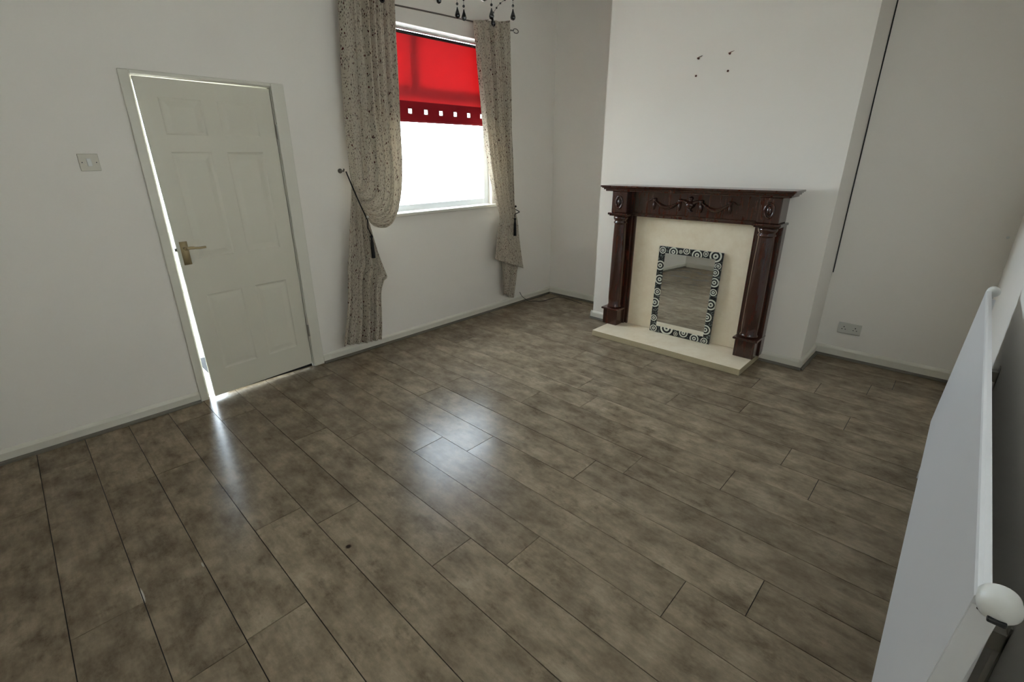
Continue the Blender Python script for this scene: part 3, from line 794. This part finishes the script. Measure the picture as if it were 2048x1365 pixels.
for x in (RX0 + 0.045, RX1 - 0.045):
    bm = bmesh.new(); tube(bm, [(x, ry(0.9) - 0.028, RZ0 + 0.04), (x, ry(0.9) - 0.028, RZ1 - 0.03)], 0.010, 12)
    obj('end_header', bm, M_RADIATOR, rad, smooth=True)
for x, s in ((RX0, -1), (RX1, 1)):
    bm = bmesh.new(); yc = ry(0.93) - 0.024; zc = RZ1 - 0.004
    lathe(bm, [(0.009, 0.0), (0.016, s * -0.016), (0.021, s * -0.012), (0.022, s * 0.0), (0.021, s * 0.012), (0.017, s * 0.017), (0.010, s * 0.019), (0.009, s * 0.012), (1e-6, s * 0.012)] if False else
          [(1e-6, -s * 0.020), (0.017, -s * 0.020), (0.0215, -s * 0.014), (0.0225, 0.0), (0.0215, s * 0.010), (0.0175, s * 0.016), (0.009, s * 0.020), (1e-6, s * 0.021)], (x, yc, zc), 28, axis='x')
    cap_ = obj('end_cap', bm, M_WHITEPL, rad, smooth=True)
    bm = bmesh.new(); box(bm, min(x + s * 0.016, x + s * 0.024), max(x + s * 0.016, x + s * 0.024), yc - 0.010, yc + 0.009, zc - 0.016, zc - 0.009); obj('slot', bm, M_BLACKPL, cap_, bevel=0.002)
    bm = bmesh.new(); sphere(bm, (x - 0.001 * s, ry(0.92) - 0.0095, RZ1 - 0.022), 0.0035, 8); obj('bleed_screw', bm, M_BLACKPL, rad, smooth=True)
for x in (RX0 + 0.30, RX1 - 0.30):
    bm = bmesh.new(); box(bm, x - 0.02, x + 0.02, W + 0.001, W + 0.004, RZ0 + 0.05, RZ1 - 0.24); box(bm, x - 0.02, x + 0.02, W + 0.001, ry(0.6) - 0.022, RZ1 - 0.30, RZ1 - 0.26); box(bm, x - 0.02, x + 0.02, W + 0.001, ry(0.3) - 0.022, RZ0 + 0.05, RZ0 + 0.09)
    obj('wall_bracket', bm, M_STEEL, rad)
for x in (RX0 + 0.06, RX1 - 0.09):
    bm = bmesh.new(); xx = x
    tube(bm, [(xx, ry(0.3) - 0.022, 0.0008), (xx, ry(0.3) - 0.022, RZ0 + 0.03)], 0.0075, 10); tube(bm, [(xx, ry(0.3) - 0.022, RZ0 + 0.03), (xx + (0.03 if x < 1 else -0.03), ry(0.3) - 0.022, RZ0 + 0.03)], 0.010, 10)
    tube(bm, [(xx, ry(0.3) - 0.022, RZ0 + 0.0), (xx, ry(0.3) - 0.022, RZ0 + 0.075)], 0.014, 14)
    obj('valve', bm, M_WHITEPL, rad, smooth=True)

# ---------------------------------------------------------------- chandelier (only its lowest drops hang into view)
ch = empty('chandelier', (1.66, 1.67, 2.13), 'black glass drop chandelier hanging from the ceiling', 'chandelier')
CCX, CCY = 1.655, 1.672
bm = bmesh.new(); lathe(bm, [(0.055, H), (0.055, H - 0.012), (0.03, H - 0.035), (0.008, H - 0.05), (1e-6, H - 0.05)], (CCX, CCY, 0), 24); obj('ceiling_rose', bm, M_SILVERD, ch, smooth=True)
bm = bmesh.new()
z = H - 0.045; k = 0
while z > 2.62:
    a = k % 2
    pts = [(CCX + (0.009 * math.cos(t) if a else 0), CCY + (0 if a else 0.009 * math.cos(t)), z - 0.014 + 0.017 * math.sin(t)) for t in [2 * math.pi * i / 12 for i in range(13)]]
    tube(bm, pts, 0.002, 6, cap=False); z -= 0.027; k += 1
obj('chain', bm, M_SILVERD, ch, smooth=True)
bm = bmesh.new(); lathe(bm, [(0.004, 2.62), (0.02, 2.60), (0.012, 2.56), (0.03, 2.50), (0.045, 2.44), (0.025, 2.38), (0.014, 2.32), (0.04, 2.26), (0.05, 2.235), (0.02, 2.20), (0.008, 2.18), (0.008, 2.165)], (CCX, CCY, 0), 28); obj('body', bm, M_SILVERD, ch, smooth=True)
bm = bmesh.new(); sphere(bm, (1.648, 1.682, 2.152), 0.021, 16); obj('ball_finial', bm, M_BLACKGLASS, ch, smooth=True)
def strand(pts, rb=0.0055, drop=0.044, rd=0.0112):
    """beads along pts, teardrop under the last one"""
    bm = bmesh.new()
    tube(bm, pts, 0.0008, 5)
    P = [Vector(p) for p in pts]; Ls = [0]
    for a, b in zip(P, P[1:]): Ls.append(Ls[-1] + (b - a).length)
    d = Ls[-1] - 0.006
    while d > 0.0:
        for i in range(len(P) - 1):
            if Ls[i] <= d <= Ls[i + 1]:
                q = P[i].lerp(P[i + 1], (d - Ls[i]) / max(1e-9, Ls[i + 1] - Ls[i])); sphere(bm, q, rb, 8); break
        d -= 0.024
    if drop:
        e = P[-1]
        lathe(bm, [(1e-6, 0.0), (0.002, -0.002), (0.004, -0.010), (rd * 0.75, -drop * 0.5), (rd, -drop * 0.72), (rd * 0.8, -drop * 0.9), (1e-6, -drop)], (e.x, e.y, e.z - 0.004), 12)
    obj('bead_strand', bm, M_BLACKGLASS, ch, smooth=True)
drops = [(1.561, 1.755, 2.114), (1.577, 1.732, 2.104), (1.662, 1.652, 2.109), (1.724, 1.586, 2.104), (1.500, 1.80, 2.165)]
for (x, y, z) in drops:
    strand([(x, y, 2.20), (x, y, z)])
# arms with candle cups and their bobeche strands
for i in range(6):
    a = 2 * math.pi * i / 6 + 0.35
    c, s = math.cos(a), math.sin(a)
    bm = bmesh.new()
    pts = cr([(CCX + c * 0.03, CCY + s * 0.03, 2.27), (CCX + c * 0.10, CCY + s * 0.10, 2.235), (CCX + c * 0.18, CCY + s * 0.18, 2.25), (CCX + c * 0.22, CCY + s * 0.22, 2.32), (CCX + c * 0.22, CCY + s * 0.22, 2.36)], 5)
    tube(bm, pts, 0.006, 8); arm = obj('arm', bm, M_SILVERD, ch, smooth=True)
    bm = bmesh.new(); lathe(bm, [(1e-6, 2.352), (0.02, 2.355), (0.034, 2.37), (0.030, 2.372), (0.012, 2.366), (0.012, 2.44), (1e-6, 2.44)], (CCX + c * 0.22, CCY + s * 0.22, 0), 20)
    o = obj('candle_cup', bm, M_BLACKGLASS, arm, smooth=True)
    strand([(CCX + c * 0.22, CCY + s * 0.22, 2.36), (CCX + c * 0.17, CCY + s * 0.17, 2.27), (CCX + c * 0.10, CCY + s * 0.10, 2.25), (CCX + c * 0.03, CCY + s * 0.03, 2.32)], drop=0)
strand(cr([(1.80, 1.56, 2.26), (1.745, 1.60, 2.165), (1.700, 1.635, 2.125), (1.676, 1.648, 2.095), (1.668, 1.652, 2.083)], 5), 0.004, 0.040, 0.007)

# ---------------------------------------------------------------- small things
def switch():
    o = empty('light_switch', (0.39, D, 1.512), 'square white light switch on the wall left of the door', 'light switch')
    obj('switch_plate', BOX(0.347, 0.433, D - 0.008, D, 1.469, 1.555), simple('yellowed_plastic', (214, 208, 192), 0.45), o, bevel=0.003)
    bm = BOX(0.380, 0.400, D - 0.012, D - 0.007, 1.492, 1.532); obj('rocker', bm, M_WHITEPL, o, bevel=0.002)
    for x in (0.360, 0.420):
        bm = bmesh.new(); lathe(bm, [(0.0028, D - 0.0086), (0.0028, D - 0.007)], (x, 0, 1.512), 10, axis='y'); obj('screw', bm, M_BLACKPL, o)
switch()
so = empty('wall_socket', (L, 0.47, 0.19), 'white double power socket low on the alcove wall', 'power socket')
obj('socket_plate', BOX(L - 0.009, L, 0.395, 0.541, 0.205, 0.291), simple('aged_white_plastic', (212, 210, 200), 0.4), so, bevel=0.003)
for y in (0.432, 0.504):
    bm = bmesh.new(); box(bm, L - 0.0105, L - 0.008, y - 0.003, y + 0.003, 0.255, 0.263); box(bm, L - 0.0105, L - 0.008, y - 0.014, y - 0.007, 0.238, 0.243); box(bm, L - 0.0105, L - 0.008, y + 0.007, y + 0.014, 0.238, 0.243)
    obj('pin_holes', bm, M_BLACKPL, so)
PL = ['upper left', 'upper right', 'lower left', 'lower right']
for i, (y, z) in enumerate(((1.717, 2.193), (1.493, 2.194), (1.720, 2.078), (1.490, 2.084))):
    bm = bmesh.new()
    lathe(bm, [(0.0075, CX), (0.0075, CX - 0.004), (0.004, CX - 0.006), (0.004, CX - (0.02 if i < 2 else 0.008)), (1e-6, CX - (0.021 if i < 2 else 0.009))], (0, y, z), 12, axis='x')
    if i < 2: tube(bm, [(CX - 0.018, y, z), (CX - 0.024, y - 0.02, z + 0.006), (CX - 0.022, y - 0.036, z + 0.010)], [0.003, 0.002, 0.001], 6)
    for v in bm.verts: v.co.x = min(v.co.x, CX)
    tag(obj('wall_plug', bm, M_RUST), PL[i] + ' of the four brown screw plugs above the mantelpiece', 'wall plug', 'screw plugs left in the chimney breast')
bm = bmesh.new()
lathe(bm, [(0.006, L), (0.006, L - 0.012), (0.009, L - 0.014), (1e-6, L - 0.017)], (0, -0.195, 1.014), 12, axis='x')
tag(obj('wall_plug', bm, M_WHITEPL), 'small white screw head on the far wall above the radiator end', 'wall plug')
bm = bmesh.new()
pts = [(L - 0.004, CY2 - 0.004, 2.98), (L - 0.005, CY2 - 0.006, 2.4), (L - 0.004, CY2 - 0.004, 1.95), (L - 0.006, CY2 - 0.006, 1.6), (L - 0.005, CY2 - 0.005, 1.1), (L - 0.006, CY2 - 0.007, 0.665)]
tube(bm, cr(pts, 5), 0.0038, 6); tag(obj('aerial_cable', bm, M_BLACKPL, smooth=True), 'thin black cable running down the corner beside the chimney breast', 'cable')
bm = bmesh.new()
pts = [(3.80, D - SK - 0.003, 0.12), (3.84, D - SK - 0.010, 0.06), (3.90, 3.34, 0.006), (3.953, 3.295, 0.003), (4.009, 3.232, 0.003), (4.13, 3.221, 0.003), (4.27, 3.20, 0.003), (4.27, 3.08, 0.003), (4.222, 2.852, 0.003)]
tube(bm, cr(pts, 6), 0.0028, 6); tag(obj('floor_cable', bm, M_BLACKPL, smooth=True), 'loose thin black cable lying on the floor in the left alcove', 'cable')
